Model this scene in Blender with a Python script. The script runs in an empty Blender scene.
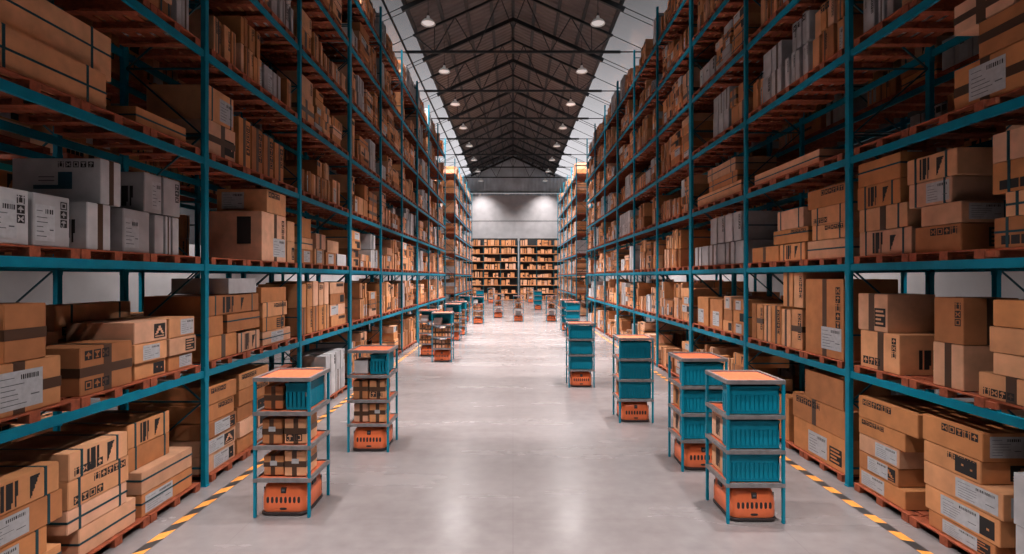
import bpy, bmesh, math, random
from mathutils import Vector, Matrix
R = random.Random(7)
PI = math.pi
C = bpy.context.scene.collection
SC = bpy.context.scene

# ------------------------------------------------------------------ measures (metres)
EYE = 2.98
XL, XR = 4.40, 4.80            # front plane of the left / right rack row
BAY = 3.287
Z0 = 7.42                      # first visible upright
DEPTH = 1.18
LEV = [0.0, 1.60, 3.117, 4.634, 6.15, 7.67, 9.19, 10.70]
BEAM_H = 0.095
PAL_H = 0.10
TOP = 11.95
# a cross aisle splits each row after eight bays; the far block is bays 10 to 14
def post_y(i): return Z0 + BAY * i if i <= 8 else 39.3 + BAY * (i - 10)
BAYS = list(range(-1, 8)) + list(range(10, 15))
BAYS2 = list(range(-1, 8)) + list(range(10, 13))
def deck(l): return 0.0 if l == 0 else LEV[l] + BEAM_H / 2

# ------------------------------------------------------------------ materials
def new_mat(name):
    m = bpy.data.materials.new(name); m.use_nodes = True
    nt = m.node_tree
    return m, nt, nt.nodes['Principled BSDF']
def simple(name, col, rough=0.6, metal=0.0, noise=0.0, scale=8.0, bump=0.0, spec=0.5, emit=None, estr=0):
    m, nt, b = new_mat(name)
    b.inputs['Roughness'].default_value = rough
    b.inputs['Metallic'].default_value = metal
    b.inputs['Specular IOR Level'].default_value = spec
    b.inputs['Base Color'].default_value = (*col, 1)
    if noise or bump:
        tc = nt.nodes.new('ShaderNodeTexCoord')
        n = nt.nodes.new('ShaderNodeTexNoise'); n.inputs['Scale'].default_value = scale
        n.inputs['Detail'].default_value = 6
        nt.links.new(tc.outputs['Object'], n.inputs['Vector'])
        if noise:
            r = nt.nodes.new('ShaderNodeMapRange')
            r.inputs['From Min'].default_value = .3; r.inputs['From Max'].default_value = .7
            r.inputs['To Min'].default_value = 1 - noise; r.inputs['To Max'].default_value = 1 + noise
            nt.links.new(n.outputs['Fac'], r.inputs['Value'])
            mx = nt.nodes.new('ShaderNodeVectorMath'); mx.operation = 'SCALE'
            mx.inputs[0].default_value = col
            nt.links.new(r.outputs['Result'], mx.inputs['Scale'])
            nt.links.new(mx.outputs['Vector'], b.inputs['Base Color'])
        if bump:
            bp = nt.nodes.new('ShaderNodeBump'); bp.inputs['Strength'].default_value = bump
            bp.inputs['Distance'].default_value = .01
            nt.links.new(n.outputs['Fac'], bp.inputs['Height'])
            nt.links.new(bp.outputs['Normal'], b.inputs['Normal'])
    if emit:
        b.inputs['Emission Color'].default_value = (*emit, 1)
        b.inputs['Emission Strength'].default_value = estr
    return m

def tinted(name, rough=.75, nz=.13, scale=5.0):
    """base colour carried by the face attribute 'tint', mottled by noise"""
    m, nt, b = new_mat(name)
    at = nt.nodes.new('ShaderNodeAttribute'); at.attribute_name = 'tint'
    tc = nt.nodes.new('ShaderNodeTexCoord')
    n = nt.nodes.new('ShaderNodeTexNoise'); n.inputs['Scale'].default_value = scale; n.inputs['Detail'].default_value = 8
    nt.links.new(tc.outputs['Object'], n.inputs['Vector'])
    r = nt.nodes.new('ShaderNodeMapRange')
    r.inputs['From Min'].default_value = .3; r.inputs['From Max'].default_value = .7
    r.inputs['To Min'].default_value = 1 - nz; r.inputs['To Max'].default_value = 1 + nz
    nt.links.new(n.outputs['Fac'], r.inputs['Value'])
    mx = nt.nodes.new('ShaderNodeVectorMath'); mx.operation = 'SCALE'
    nt.links.new(at.outputs['Color'], mx.inputs[0]); nt.links.new(r.outputs['Result'], mx.inputs['Scale'])
    nt.links.new(mx.outputs['Vector'], b.inputs['Base Color'])
    b.inputs['Roughness'].default_value = rough
    b.inputs['Specular IOR Level'].default_value = .3
    return m

M = {}
M['card'] = tinted('cardboard')
M['tape'] = simple('brown_tape', (.085, .040, .022), .35)
M['strap'] = simple('teal_strap', (.003, .055, .075), .4)
M['paper'] = simple('label_paper', (.55, .54, .56), .6, noise=.1, scale=20)
M['ink'] = simple('black_ink', (.022, .018, .018), .7)
M['line'] = simple('grey_ink', (.13, .13, .14), .7)
M['bluink'] = simple('blue_ink', (.01, .08, .12), .7)
M['steel_teal'] = simple('teal_painted_steel', (.0, .215, .325), .5, noise=.12, scale=6, spec=.2)
M['steel_dark'] = simple('dark_teal_steel', (.003, .07, .095), .5, noise=.2, scale=6)
M['wood'] = simple('orange_stained_wood', (.38, .085, .035), .75, noise=.35, scale=14, bump=.3)
M['wood_back'] = simple('pine_shelf_board', (.55, .22, .09), .7, noise=.2, scale=10)
M['cart_steel'] = simple('cart_teal_steel', (.001, .22, .33), .4, spec=.25)
M['crate'] = simple('teal_plastic', (.0, .235, .35), .5, noise=.08, scale=4, spec=.25)
M['grey_frame'] = simple('galvanised_frame', (.24, .22, .22), .45, metal=.3, noise=.2, scale=12)
M['mat'] = simple('orange_shelf_panel', (.74, .15, .06), .6, noise=.2, scale=20)
M['robot'] = simple('orange_robot_shell', (.92, .19, .065), .32, noise=.06, scale=5)
M['robot_dark'] = simple('robot_dark_trim', (.03, .02, .02), .5)
M['dark_steel'] = simple('dark_painted_truss_steel', (.018, .024, .028), .6)
M['lamp_shell'] = simple('glowing_lamp_shade', (.6, .58, .56), .35, emit=(1, .95, .92), estr=.10)  # faint emission stands in for bounced light on the dome
M['lamp_glow'] = simple('lamp_diffuser', (.8, .78, .75), .4, emit=(1, .95, .92), estr=.35)
M['yellow'] = simple('orange_floor_paint', (.80, .30, .055), .5, noise=.15, scale=10)
M['black_paint'] = simple('black_floor_paint', (.035, .032, .032), .5, noise=.2, scale=10)
M['wall'] = simple('plaster_panel', (.60, .57, .585), .8, noise=.1, scale=1.2)
M['shadewall'] = simple('upper_wall_painted_shade', (.05, .05, .055), .8, noise=.1, scale=1.0)  # upper side wall coloured dark to put the shade behind the racks into it
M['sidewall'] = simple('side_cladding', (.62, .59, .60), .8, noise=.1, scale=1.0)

def floor_mat():
    m, nt, b = new_mat('polished_concrete')
    L = nt.links.new
    tc = nt.nodes.new('ShaderNodeTexCoord')
    n1 = nt.nodes.new('ShaderNodeTexNoise'); n1.inputs['Scale'].default_value = .55; n1.inputs['Detail'].default_value = 9; n1.inputs['Roughness'].default_value = .62
    n2 = nt.nodes.new('ShaderNodeTexNoise'); n2.inputs['Scale'].default_value = 5; n2.inputs['Detail'].default_value = 4; n2.inputs['Roughness'].default_value = .5
    mp = nt.nodes.new('ShaderNodeMapping'); mp.inputs['Scale'].default_value = (.45, 1.6, 1)
    L(tc.outputs['Object'], mp.inputs['Vector']); L(mp.outputs['Vector'], n1.inputs['Vector']); L(tc.outputs['Object'], n2.inputs['Vector'])
    cr = nt.nodes.new('ShaderNodeValToRGB')
    cr.color_ramp.elements[0].position = .3; cr.color_ramp.elements[0].color = (.165, .14, .138, 1)
    cr.color_ramp.elements[1].position = .72; cr.color_ramp.elements[1].color = (.26, .226, .224, 1)
    mxn = nt.nodes.new('ShaderNodeMath'); mxn.operation = 'MULTIPLY_ADD'
    L(n2.outputs['Fac'], mxn.inputs[0]); mxn.inputs[1].default_value = .35
    mm = nt.nodes.new('ShaderNodeMath'); mm.operation = 'MULTIPLY'; mm.inputs[1].default_value = .65
    L(n1.outputs['Fac'], mm.inputs[0]); L(mm.outputs[0], mxn.inputs[2])
    L(mxn.outputs[0], cr.inputs['Fac'])
    # slab joints every 3 m by 3 m
    br = nt.nodes.new('ShaderNodeTexBrick'); br.inputs['Scale'].default_value = 1.0
    br.offset = 0; br.inputs['Brick Width'].default_value = 3.2; br.inputs['Row Height'].default_value = 3.2
    br.inputs['Mortar Size'].default_value = .008; br.inputs['Mortar Smooth'].default_value = .3
    br.inputs['Color1'].default_value = br.inputs['Color2'].default_value = (1, 1, 1, 1); br.inputs['Mortar'].default_value = (.9, .89, .89, 1)
    L(tc.outputs['Object'], br.inputs['Vector'])
    mul = nt.nodes.new('ShaderNodeMixRGB'); mul.blend_type = 'MULTIPLY'; mul.inputs['Fac'].default_value = 1
    L(cr.outputs['Color'], mul.inputs['Color1']); L(br.outputs['Color'], mul.inputs['Color2'])
    L(mul.outputs['Color'], b.inputs['Base Color'])
    rr = nt.nodes.new('ShaderNodeMapRange'); rr.inputs['From Min'].default_value = .3; rr.inputs['From Max'].default_value = .7
    rr.inputs['To Min'].default_value = .20; rr.inputs['To Max'].default_value = .30
    L(n1.outputs['Fac'], rr.inputs['Value']); L(rr.outputs['Result'], b.inputs['Roughness'])
    bp = nt.nodes.new('ShaderNodeBump'); bp.inputs['Strength'].default_value = .012; bp.inputs['Distance'].default_value = .02
    L(n2.outputs['Fac'], bp.inputs['Height']); L(bp.outputs['Normal'], b.inputs['Normal'])
    return m
M['floor'] = floor_mat()

def corrugated(name, col, period, axis='X', strength=.6, lo=.72):
    m, nt, b = new_mat(name); L = nt.links.new
    tc = nt.nodes.new('ShaderNodeTexCoord')
    w = nt.nodes.new('ShaderNodeTexWave'); w.wave_type = 'BANDS'; w.bands_direction = axis
    w.inputs['Scale'].default_value = 1.0 / period * .314; w.inputs['Distortion'].default_value = 0
    n = nt.nodes.new('ShaderNodeTexNoise'); n.inputs['Scale'].default_value = .8; n.inputs['Detail'].default_value = 6
    L(tc.outputs['Object'], w.inputs['Vector']); L(tc.outputs['Object'], n.inputs['Vector'])
    bp = nt.nodes.new('ShaderNodeBump'); bp.inputs['Strength'].default_value = strength; bp.inputs['Distance'].default_value = .06
    L(w.outputs['Fac'], bp.inputs['Height']); L(bp.outputs['Normal'], b.inputs['Normal'])
    r = nt.nodes.new('ShaderNodeMapRange'); r.inputs['From Min'].default_value = .3; r.inputs['From Max'].default_value = .7
    r.inputs['To Min'].default_value = lo; r.inputs['To Max'].default_value = 1.1
    L(n.outputs['Fac'], r.inputs['Value'])
    mx = nt.nodes.new('ShaderNodeVectorMath'); mx.operation = 'SCALE'; mx.inputs[0].default_value = col
    L(r.outputs['Result'], mx.inputs['Scale']); L(mx.outputs['Vector'], b.inputs['Base Color'])
    b.inputs['Roughness'].default_value = .6
    return m
M['roof'] = corrugated('roof_deck', (.105, .088, .085), .45, 'Y')
M['cladding'] = corrugated('wall_cladding', (.62, .68, .74), .5, 'X', .9)

def glass_mat():
    m = bpy.data.materials.new('skylight_glass'); m.use_nodes = True
    nt = m.node_tree; nt.nodes.clear()
    o = nt.nodes.new('ShaderNodeOutputMaterial'); mix = nt.nodes.new('ShaderNodeMixShader')
    t = nt.nodes.new('ShaderNodeBsdfTransparent'); t.inputs['Color'].default_value = (.86, .86, .88, 1)
    g = nt.nodes.new('ShaderNodeBsdfGlossy'); g.inputs['Roughness'].default_value = .15
    mix.inputs['Fac'].default_value = .05
    nt.links.new(t.outputs[0], mix.inputs[1]); nt.links.new(g.outputs[0], mix.inputs[2]); nt.links.new(mix.outputs[0], o.inputs[0])
    return m
M['glass'] = glass_mat()

# ------------------------------------------------------------------ mesh builder
class MB:
    def __init__(s): s.v = []; s.f = []; s.m = []; s.t = []; s.mats = []
    def mi(s, m):
        if m not in s.mats: s.mats.append(m)
        return s.mats.index(m)
    def face(s, pts, m, tint=(1, 1, 1), T=None):
        b = len(s.v)
        for p in pts:
            s.v.append(tuple(T @ Vector(p)) if T is not None else tuple(p))
        s.f.append(tuple(range(b, b + len(pts)))); s.m.append(s.mi(m)); s.t.append(tint)
    def box(s, lo, hi, m, tint=(1, 1, 1), T=None, skip=''):
        b = len(s.v)
        x0, y0, z0 = lo; x1, y1, z1 = hi
        P = [(x0, y0, z0), (x1, y0, z0), (x1, y1, z0), (x0, y1, z0), (x0, y0, z1), (x1, y0, z1), (x1, y1, z1), (x0, y1, z1)]
        for p in P: s.v.append(tuple(T @ Vector(p)) if T is not None else p)
        F = {'b': (3, 2, 1, 0), 't': (4, 5, 6, 7), 'f': (0, 1, 5, 4), 'r': (1, 2, 6, 5), 'k': (2, 3, 7, 6), 'l': (3, 0, 4, 7)}
        k = s.mi(m)
        for n, q in F.items():
            if n in skip: continue
            s.f.append(tuple(b + i for i in q)); s.m.append(k); s.t.append(tint)
    def bar(s, a, b, w, h, m, up=(0, 0, 1)):
        a = Vector(a); b = Vector(b); d = (b - a); L = d.length; d.normalize()
        u = Vector(up)
        if abs(d.dot(u)) > .99: u = Vector((0, 1, 0))
        x = d.cross(u).normalized(); y = x.cross(d).normalized()
        T = Matrix((( x.x, d.x, y.x, a.x), (x.y, d.y, y.y, a.y), (x.z, d.z, y.z, a.z), (0, 0, 0, 1)))
        s.box((-w / 2, 0, -h / 2), (w / 2, L, h / 2), m, T=T)
    def lathe(s, prof, n, m, T=None, cap=False):
        b = len(s.v)
        for (r, z) in prof:
            for k in range(n):
                a = 2 * PI * k / n; p = (r * math.cos(a), r * math.sin(a), z)
                s.v.append(tuple(T @ Vector(p)) if T is not None else p)
        mi = s.mi(m)
        for i in range(len(prof) - 1):
            for k in range(n):
                k2 = (k + 1) % n
                s.f.append((b + i * n + k, b + i * n + k2, b + (i + 1) * n + k2, b + (i + 1) * n + k)); s.m.append(mi); s.t.append((1, 1, 1))
        if cap:
            s.f.append(tuple(b + (len(prof) - 1) * n + k for k in range(n))); s.m.append(mi); s.t.append((1, 1, 1))
    def mesh(s, name, smooth=False):
        me = bpy.data.meshes.new(name); me.from_pydata(s.v, [], s.f)
        for m in s.mats: me.materials.append(M[m])
        me.polygons.foreach_set('material_index', s.m)
        at = me.attributes.new('tint', 'FLOAT_COLOR', 'FACE')
        flat = []
        for t in s.t: flat += [t[0], t[1], t[2], 1.0]
        at.data.foreach_set('color', flat)
        if smooth: me.polygons.foreach_set('use_smooth', [True] * len(s.f))
        me.update(); return me
    def build(s, name, parent=None, smooth=False, bevel=0):
        me = s.mesh(name, smooth)
        if bevel:
            bm = bmesh.new(); bm.from_mesh(me)
            bmesh.ops.bevel(bm, geom=list(bm.edges), offset=bevel, segments=2, affect='EDGES', clamp_overlap=True)
            bm.to_mesh(me); bm.free()
        o = bpy.data.objects.new(name, me); C.objects.link(o)
        if parent: o.parent = parent
        return o
def tag(o, label=None, cat=None, group=None, kind=None):
    if label: o['label'] = label
    if cat: o['category'] = cat
    if group: o['group'] = group
    if kind: o['kind'] = kind
    return o
def empty(name, loc=(0, 0, 0), rz=0):
    o = bpy.data.objects.new(name, None); C.objects.link(o); o.location = loc; o.rotation_euler = (0, 0, rz)
    o.empty_display_size = .2
    return o
KIDS = {}
def kids(o): return [c for c in o.children]
def dup(root, loc=None, rz=None):
    r = root.copy(); C.objects.link(r)
    if loc is not None: r.location = loc
    if rz is not None: r.rotation_euler = (0, 0, rz)
    for ch in list(root.children):
        c = ch.copy(); C.objects.link(c); c.parent = r
        for g in list(ch.children):
            d = g.copy(); C.objects.link(d); d.parent = c
    return r
ORD = ['zeroth', 'first', 'second', 'third', 'fourth', 'fifth', 'sixth', 'seventh', 'eighth', 'ninth', 'tenth', 'eleventh', 'twelfth',
       'thirteenth', 'fourteenth', 'fifteenth', 'sixteenth', 'seventeenth', 'eighteenth', 'nineteenth', 'twentieth'] + ['%dth' % k for k in range(21, 40)]

# ------------------------------------------------------------------ pallet
def pallet_into(b, T=None, w=.99, d=1.06):
    h = PAL_H; t = .015
    x0, y0 = -w / 2, -d / 2
    for k in range(6):                                   # deck boards run along the aisle
        yy = y0 + k * (d - .12) / 5
        b.box((x0, yy, h - t), (x0 + w, yy + .12, h), 'wood', T=T)
    for k in range(3):
        xx = x0 + k * (w - .11) / 2
        b.box((xx, y0, h - 2 * t), (xx + .11, y0 + d, h - t), 'wood', T=T)
        for j in range(3):
            yy = y0 + j * (d - .11) / 2
            b.box((xx, yy, t), (xx + .11, yy + .11, h - 2 * t), 'wood', T=T)
    for k in range(3):
        xx = x0 + k * (w - .11) / 2
        b.box((xx, y0, 0), (xx + .11, y0 + d, t), 'wood', T=T)
def pallet_simple(b, T=None, w=.99, d=1.06):
    h = PAL_H
    x0, y0 = -w / 2, -d / 2
    for k in range(3):
        yy = y0 + k * d / 3
        b.box((x0, yy, h - .022), (x0 + w, yy + d / 3 - .04, h), 'wood', T=T)
    for k in range(3):
        xx = x0 + k * (w - .11) / 2
        b.box((xx, y0, .015), (xx + .11, y0 + d, h - .022), 'wood', T=T, skip='b')
PALLET_MESH = None

# ------------------------------------------------------------------ cartons
ICON = {
 'up':    ["1111111", "1110111", "1100011", "1000001", "1110111", "1110111", "1111111"],
 'glass': ["1111111", "1000001", "1100011", "1110111", "1110111", "1100011", "1111111"],
 'umb':   ["1111111", "1100011", "1000001", "1110111", "1110111", "1010111", "1101111"],
 'box':   ["1111111", "1000001", "1011101", "1011101", "1011101", "1000001", "1111111"],
 'hand':  ["1111111", "1011101", "1001001", "1100011", "1001001", "1011101", "1111111"],
 'two':   ["1011101", "0001000", "1011101", "1011101", "1011101", "1011101", "1000001"],
}
PANEL = {
 'tri':   ["1111111111", "1111111111", "1111001111", "1111001111", "1110000111", "1110000111", "1100110011", "1100110011", "1001111001", "1111111111", "1000000001", "1111111111"],
 'solid': ["1111111111", "1111111111", "1111111111", "1110111111", "1111111011", "1111111111", "1111111111", "1111111111"],
 'text':  ["1111111111", "1000000011", "1111111111", "1000000001", "1111111111", "1000001111", "1111111111", "1000000011", "1111111111"],
 'hatch': ["1101111011", "1101111011", "1101111011", "1101111010", "1101110010"],
 'arrow': ["11111111", "11111110", "11111100", "11111100", "11111000", "11110000", "11110000", "11100000", "11000000", "11000000", "10000000"],
}
def bitmap(b, rows, u0, v0, w, h, P, mat='ink'):
    """P maps (u, v) on a box face to a point just off it; each run of 1s is a printed patch"""
    nr = len(rows); nc = len(rows[0]); cw = w / nc; ch = h / nr
    for r, row in enumerate(rows):
        c = 0
        while c < nc:
            if row[c] == '1':
                e = c
                while e < nc and row[e] == '1': e += 1
                v1 = v0 + h - r * ch
                b.face([P(u0 + c * cw, v1 - ch), P(u0 + e * cw, v1 - ch), P(u0 + e * cw, v1), P(u0 + c * cw, v1)], mat)
                c = e
            else: c += 1
def rect(b, u0, v0, w, h, P, mat): b.face([P(u0, v0), P(u0 + w, v0), P(u0 + w, v0 + h), P(u0, v0 + h)], mat)
def paper_label(b, u0, v0, w, h, P, P2, full, rr):
    rect(b, u0, v0, w, h, P, 'paper')
    if not full:
        rect(b, u0 + w * .1, v0 + h * .7, w * .55, h * .12, P2, 'line'); return
    for k in range(5):
        rect(b, u0 + w * .07, v0 + h * (.12 + .13 * k), w * rr.uniform(.3, .6), h * .022, P2, 'line')
    x = u0 + w * .5
    while x < u0 + w * .92:                              # barcode
        ww = rr.choice((.006, .010, .014)); rect(b, x, v0 + h * .76, ww, h * .13, P2, 'ink'); x += ww + .008
    rect(b, u0 + w * .72, v0 + h * .3, w * .2, h * .035, P2, 'line'); rect(b, u0 + w * .06, v0 + h * .82, w * .3, h * .02, P2, 'line')

BROWNS = [(.76, .34, .125), (.70, .29, .095), (.84, .40, .165), (.62, .25, .085), (.80, .43, .22), (.88, .49, .27), (.86, .44, .20), (.50, .20, .07)]
WHITE = [(.58, .55, .56), (.52, .49, .50), (.66, .63, .64)]
def carton_parts(w, d, h, fl, near, rr, detail=2):
    """-> dict part name -> MB.  local frame: front = -y, w along x, origin bottom centre.  near = sign of the end facing the camera"""
    out = {}
    tint = rr.choice(WHITE if 'w' in fl else BROWNS); k = rr.uniform(.88, 1.08); tint = (tint[0] * k, tint[1] * k * (1 if 'w' in fl else .96), tint[2] * k * (1 if 'w' in fl else 1.12))
    b = MB(); b.box((-w / 2, -d / 2, 0), (w / 2, d / 2, h), 'card', tint); out['body'] = b
    F = lambda e: (lambda u, v: (u, -d / 2 - e, v))
    if near < 0: E = lambda e: (lambda u, v: (-w / 2 - e, -u, v))
    else: E = lambda e: (lambda u, v: (w / 2 + e, u, v))
    cnt = [0]
    def G(name, fresh=True):
        cnt[0] += 1; out[(name, cnt[0])] = MB(); return out[(name, cnt[0])]
    if 't' in fl:
        tw = min(.11, w * .22); cx = rr.uniform(-.06, .06) * w
        G('tape').box((cx - tw / 2, -d / 2 - .0022, -.0005), (cx + tw / 2, d / 2 + .002, h + .002), 'tape')
    if 'T' in fl:
        th = min(.10, h * .24); cz = h * rr.uniform(.44, .56)
        G('tape').box((-w / 2 - .002, -d / 2 - .003, cz - th / 2), (w / 2 + .002, d / 2 + .002, cz + th / 2), 'tape')
    if 'e' in fl:
        G('tape').box((-w / 2 - .002, -.05, -.0005), (w / 2 + .002, .05, h + .0025), 'tape')
    if 's' in fl:
        for q in (-.33, .34):
            cx = q * w + rr.uniform(-.03, .03); G('strap').box((cx - .014, -d / 2 - .004, -.001), (cx + .014, d / 2 + .004, h + .003), 'strap')
    if 'S' in fl:
        G('strap').box((-w / 2 - .004, d * .1, -.001), (w / 2 + .004, d * .1 + .03, h + .003), 'strap')
    if 'h' in fl:
        cz = h * rr.uniform(.45, .7); G('strap').box((-w / 2 - .004, -d / 2 - .0045, cz - .011), (w / 2 + .004, d / 2 + .004, cz + .011), 'strap')
    full = detail >= 2
    def icons(n, u0, v0, s, P, vert=False):
        names = list(ICON); rr.shuffle(names); g = G('printed_symbols')
        for q in range(n):
            uu, vv = (u0, v0 - q * s * 1.15) if vert else (u0 + q * s * 1.15, v0)
            if full: bitmap(g, ICON[names[q % 6]], uu, vv, s, s, P)
            else: rect(g, uu, vv, s, s, P, 'ink')
    if 'y' in fl: 
        s = min(.10, h * .28); n = min(6, max(2, int(w * .6 / (s * 1.15)))); icons(n, -w * .42 if rr.random() < .5 else w * .45 - n * s * 1.15, h - s * 1.35, s, F(.0025))
    if 'Y' in fl:
        s = min(.11, h / 6.5, w * .3); n = max(2, min(5, int(h * .7 / (s * 1.15)))); icons(n, w * .42 - s, h * .9 - s, s, F(.0025), True)
    if 'z' in fl:
        s = min(.10, h * .3); n = 4; icons(min(n, max(2, int(w * .6 / (s * 1.15)))), -w * .42, h * .1, s, F(.0025))
    if 'a' in fl:
        s = min(.2, h * .75); bitmap(G('printed_arrow'), PANEL['arrow'], w * .12, h * .14, s * .5, s, F(.0026))
        if full: bitmap(G('printed_panel'), PANEL['hatch'], -w * .22, h * .08, w * .2, h * .84, F(.0026))
    if 'l' in fl:
        lw, lh = min(.5, w * .52), min(.34, h * .8); paper_label(G('shipping_label'), rr.choice((-w * .44, w * .45 - lw, -lw * .5)), h * .1, lw, lh, F(.0035), F(.0045), full, rr)
    if 'L' in fl:
        lw, lh = min(.4, d * .5), min(.3, h * .75); paper_label(G('shipping_label'), -d * .4, h * .14, lw, lh, E(.0035), E(.0045), full, rr)
    if 'm' in fl:
        mw, mh = min(.09, w * .35), min(.06, h * .25); rect(G('shipping_label'), -mw * .5, h * .5, mw, mh, F(.0045), 'paper')
    if 'p' in fl:
        pw, ph = min(.3, w * .36), min(.24, h * .7); key = rr.choice(['tri', 'text', 'solid'])
        if full: bitmap(G('printed_panel'), PANEL[key], w * .44 - pw, h * .14, pw, ph, F(.0027))
        else: rect(G('printed_panel'), w * .44 - pw, h * .14, pw, ph, F(.0027), 'ink')
    if 'P' in fl:
        pw, ph = min(.3, d * .36), min(.24, h * .7); key = rr.choice(['tri', 'text', 'hatch'])
        if full: bitmap(G('printed_panel'), PANEL[key], -d * .1, h * .14, pw, ph, E(.0027))
        else: rect(G('printed_panel'), -d * .1, h * .14, pw, ph, E(.0027), 'ink')
    if 'W' in fl: rect(G('printed_panel'), d * .04, h * .34, d * .26, h * .55, E(.0027), 'ink')
    if 'q' in fl:                                          # blue logo block and lettering on the camera-facing end
        g = G('printed_symbols'); P = E(.0027)
        rect(g, d * .02, h * .32, d * .16, h * .38, P, 'bluink'); rect(g, -d * .26, h * .32, d * .28, h * .09, P, 'bluink')
        rect(g, -d * .2, h * .5, d * .18, h * .02, P, 'line'); rect(g, -d * .2, h * .58, d * .18, h * .02, P, 'line')
        for n, ic in enumerate(['two', 'hand', 'box', 'glass', 'umb']): bitmap(g, ICON[ic], d * (.02 + n * .085), h * .8, d * .065, h * .13, P)
    return out
def look(fl):
    base = 'white' if 'w' in fl else 'brown'
    ws = []
    if 's' in fl or 'h' in fl or 'S' in fl: ws.append('teal-strapped')
    if 't' in fl and 'T' in fl: ws.append('cross-taped')
    elif 't' in fl or 'T' in fl or 'e' in fl: ws.append('taped')
    if not ws and ('l' in fl or 'L' in fl): ws.append('labelled')
    if not ws and any(c in fl for c in 'yYzapPq'): ws.append('printed')
    if not ws: ws.append('plain')
    return ws[0] + ' ' + base

BOXES = []   # dict(side, bay, lev, y0, y1, z0, z1, d, fl, sb)
def add(side, bay, lev, y0, y1, z0, z1, fl='', d=.9, sb=0.0):
    lim = 1.12
    e0 = .125 if bay in (-1, 2, 5, 10, 13) else .07; e1 = .125 if bay in (1, 4, 7, 12, 14) else .07
    y0 = max(y0, post_y(bay) + e0); y1 = min(y1, post_y(bay + 1) - e1)
    z1 = min(z1, (LEV[lev + 1] - BEAM_H / 2 - .01) if lev < 7 else 99)
    if y1 - y0 < .06 or z1 - z0 < .05: return
    d = min(d, lim - sb)
    BOXES.append(dict(side=side, bay=bay, lev=lev, y0=y0, y1=y1, z0=z0, z1=z1, fl=fl, d=d, sb=sb))

# ---- stacks read off the photograph (y = distance along the aisle)
F0 = PAL_H + .004
def D(l): return deck(l) + PAL_H + .006
g_ = .006
def tiers(side, bay, lev, spec, z=None):
    """spec: (y0, y1, height, flags, depth, setback) from the bottom up"""
    z = D(lev) if z is None else z
    for s in spec:
        y0, y1, h, fl = s[:4]; d = s[4] if len(s) > 4 else .9; sb = s[5] if len(s) > 5 else .0
        add(side, bay, lev, y0, y1, z, z + h - g_, fl, d, sb); z += h
MEAS = set()
# left row, first bay (-1)
tiers(-1, -1, 0, [(4.22, 5.1, .27, 'h'), (4.22, 4.95, .25, 'sl'), (4.22, 5.12, .285, 'sl'), (4.22, 5.08, .28, 'sa')])
tiers(-1, -1, 0, [(5.3, 6.11, .30, 'h'), (5.16, 5.97, .24, 'hs'), (5.17, 6.0, .29, 'syz'), (5.18, 5.98, .28, 'sza')])
tiers(-1, -1, 0, [(6.2, 7.18, .27, 'hl'), (6.2, 7.18, .27, 'h'), (6.16, 6.92, .28, 's', .8, .14), (6.16, 6.92, .29, 'sa', .8, .14)])
tiers(-1, -1, 1, [(4.22, 5.1, .47, 'tTl', .8), (4.52, 4.94, .52, 'Te', .6)])
tiers(-1, -1, 1, [(5.31, 6.05, .50, 'tTzy', .6)])
tiers(-1, -1, 1, [(6.12, 6.68, .20, 'p', .6, .03), (6.08, 6.66, .23, 'l', .8), (6.10, 6.69, .26, 'p', .8, .02)])
tiers(-1, -1, 1, [(6.72, 7.24, .20, 'l', .6, .03), (6.70, 7.27, .23, 'p', .8), (6.72, 7.27, .26, 'l', .8, .02)])
tiers(-1, -1, 2, [(4.2, 4.76, .50, 'wlY', .6)])
tiers(-1, -1, 2, [(4.79, 5.2, .50, 'wlY', .6)])
tiers(-1, -1, 2, [(5.4, 5.73, .50, 'wtP', .5)])
tiers(-1, -1, 2, [(5.9, 6.34, .50, 'wl', .5)])
tiers(-1, -1, 2, [(6.42, 6.60, .49, 'w', .5)]); tiers(-1, -1, 2, [(6.62, 6.74, .49, 'wt', .5)]); tiers(-1, -1, 2, [(6.76, 6.90, .49, 'w', .5)])
tiers(-1, -1, 2, [(5.58, 5.88, .49, 'wtq', .95)], z=D(2) + .5)
tiers(-1, -1, 2, [(6.24, 6.56, .48, 'wlP', .55), ], z=D(2) + .5)
tiers(-1, -1, 2, [(6.58, 6.92, .48, 'wY', .55)], z=D(2) + .5)
tiers(-1, -1, 3, [(4.22, 5.67, .40, 'hs', .9), (4.22, 5.9, .5, 'hs', .8, .12)])
tiers(-1, -1, 3, [(6.1, 7.05, .21, 'h', .8)])
for l in (0, 1, 2, 3): MEAS.add((-1, -1, l))
# left row, second bay (0)
FIVE_A = [('lP', 0), ('lp', 0), ('lP', 0), ('y', 0), ('y', 0)]
def five(side, bay, lev, y0, y1, kinds, h=.247):
    z = D(lev)
    for fl in kinds:
        a, b = R.uniform(0, .05), R.uniform(0, .08)
        hh = h * R.uniform(.94, 1.05)
        add(side, bay, lev, y0 + a, y1 - b, z, z + hh - g_, fl, R.uniform(.75, 1.0), R.uniform(0, .05)); z += hh
five(-1, 0, 0, 7.53, 8.35, ['lp', 'lp', 'lp', 'y', 'y'])
five(-1, 0, 0, 8.4, 9.5, ['lp', 'pt', 'pt', 'y', 'y'], .255)
tiers(-1, 0, 0, [(9.6, 10.05, .62, 'tY'), ]); tiers(-1, 0, 0, [(10.08, 10.5, .6, 'w')])
tiers(-1, 0, 1, [(7.52, 8.34, .35, 't'), (7.52, 7.95, .30, ''), (7.52, 9.1, .30, 'sa', .9, .02)])
tiers(-1, 0, 1, [(8.38, 9.1, .32, 'sa')]); tiers(-1, 0, 1, [(8.05, 9.1, .29, 'h')], z=D(1) + .355)
tiers(-1, 0, 1, [(8.1, 8.98, .25, 'w')], z=D(1) + .96)
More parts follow.
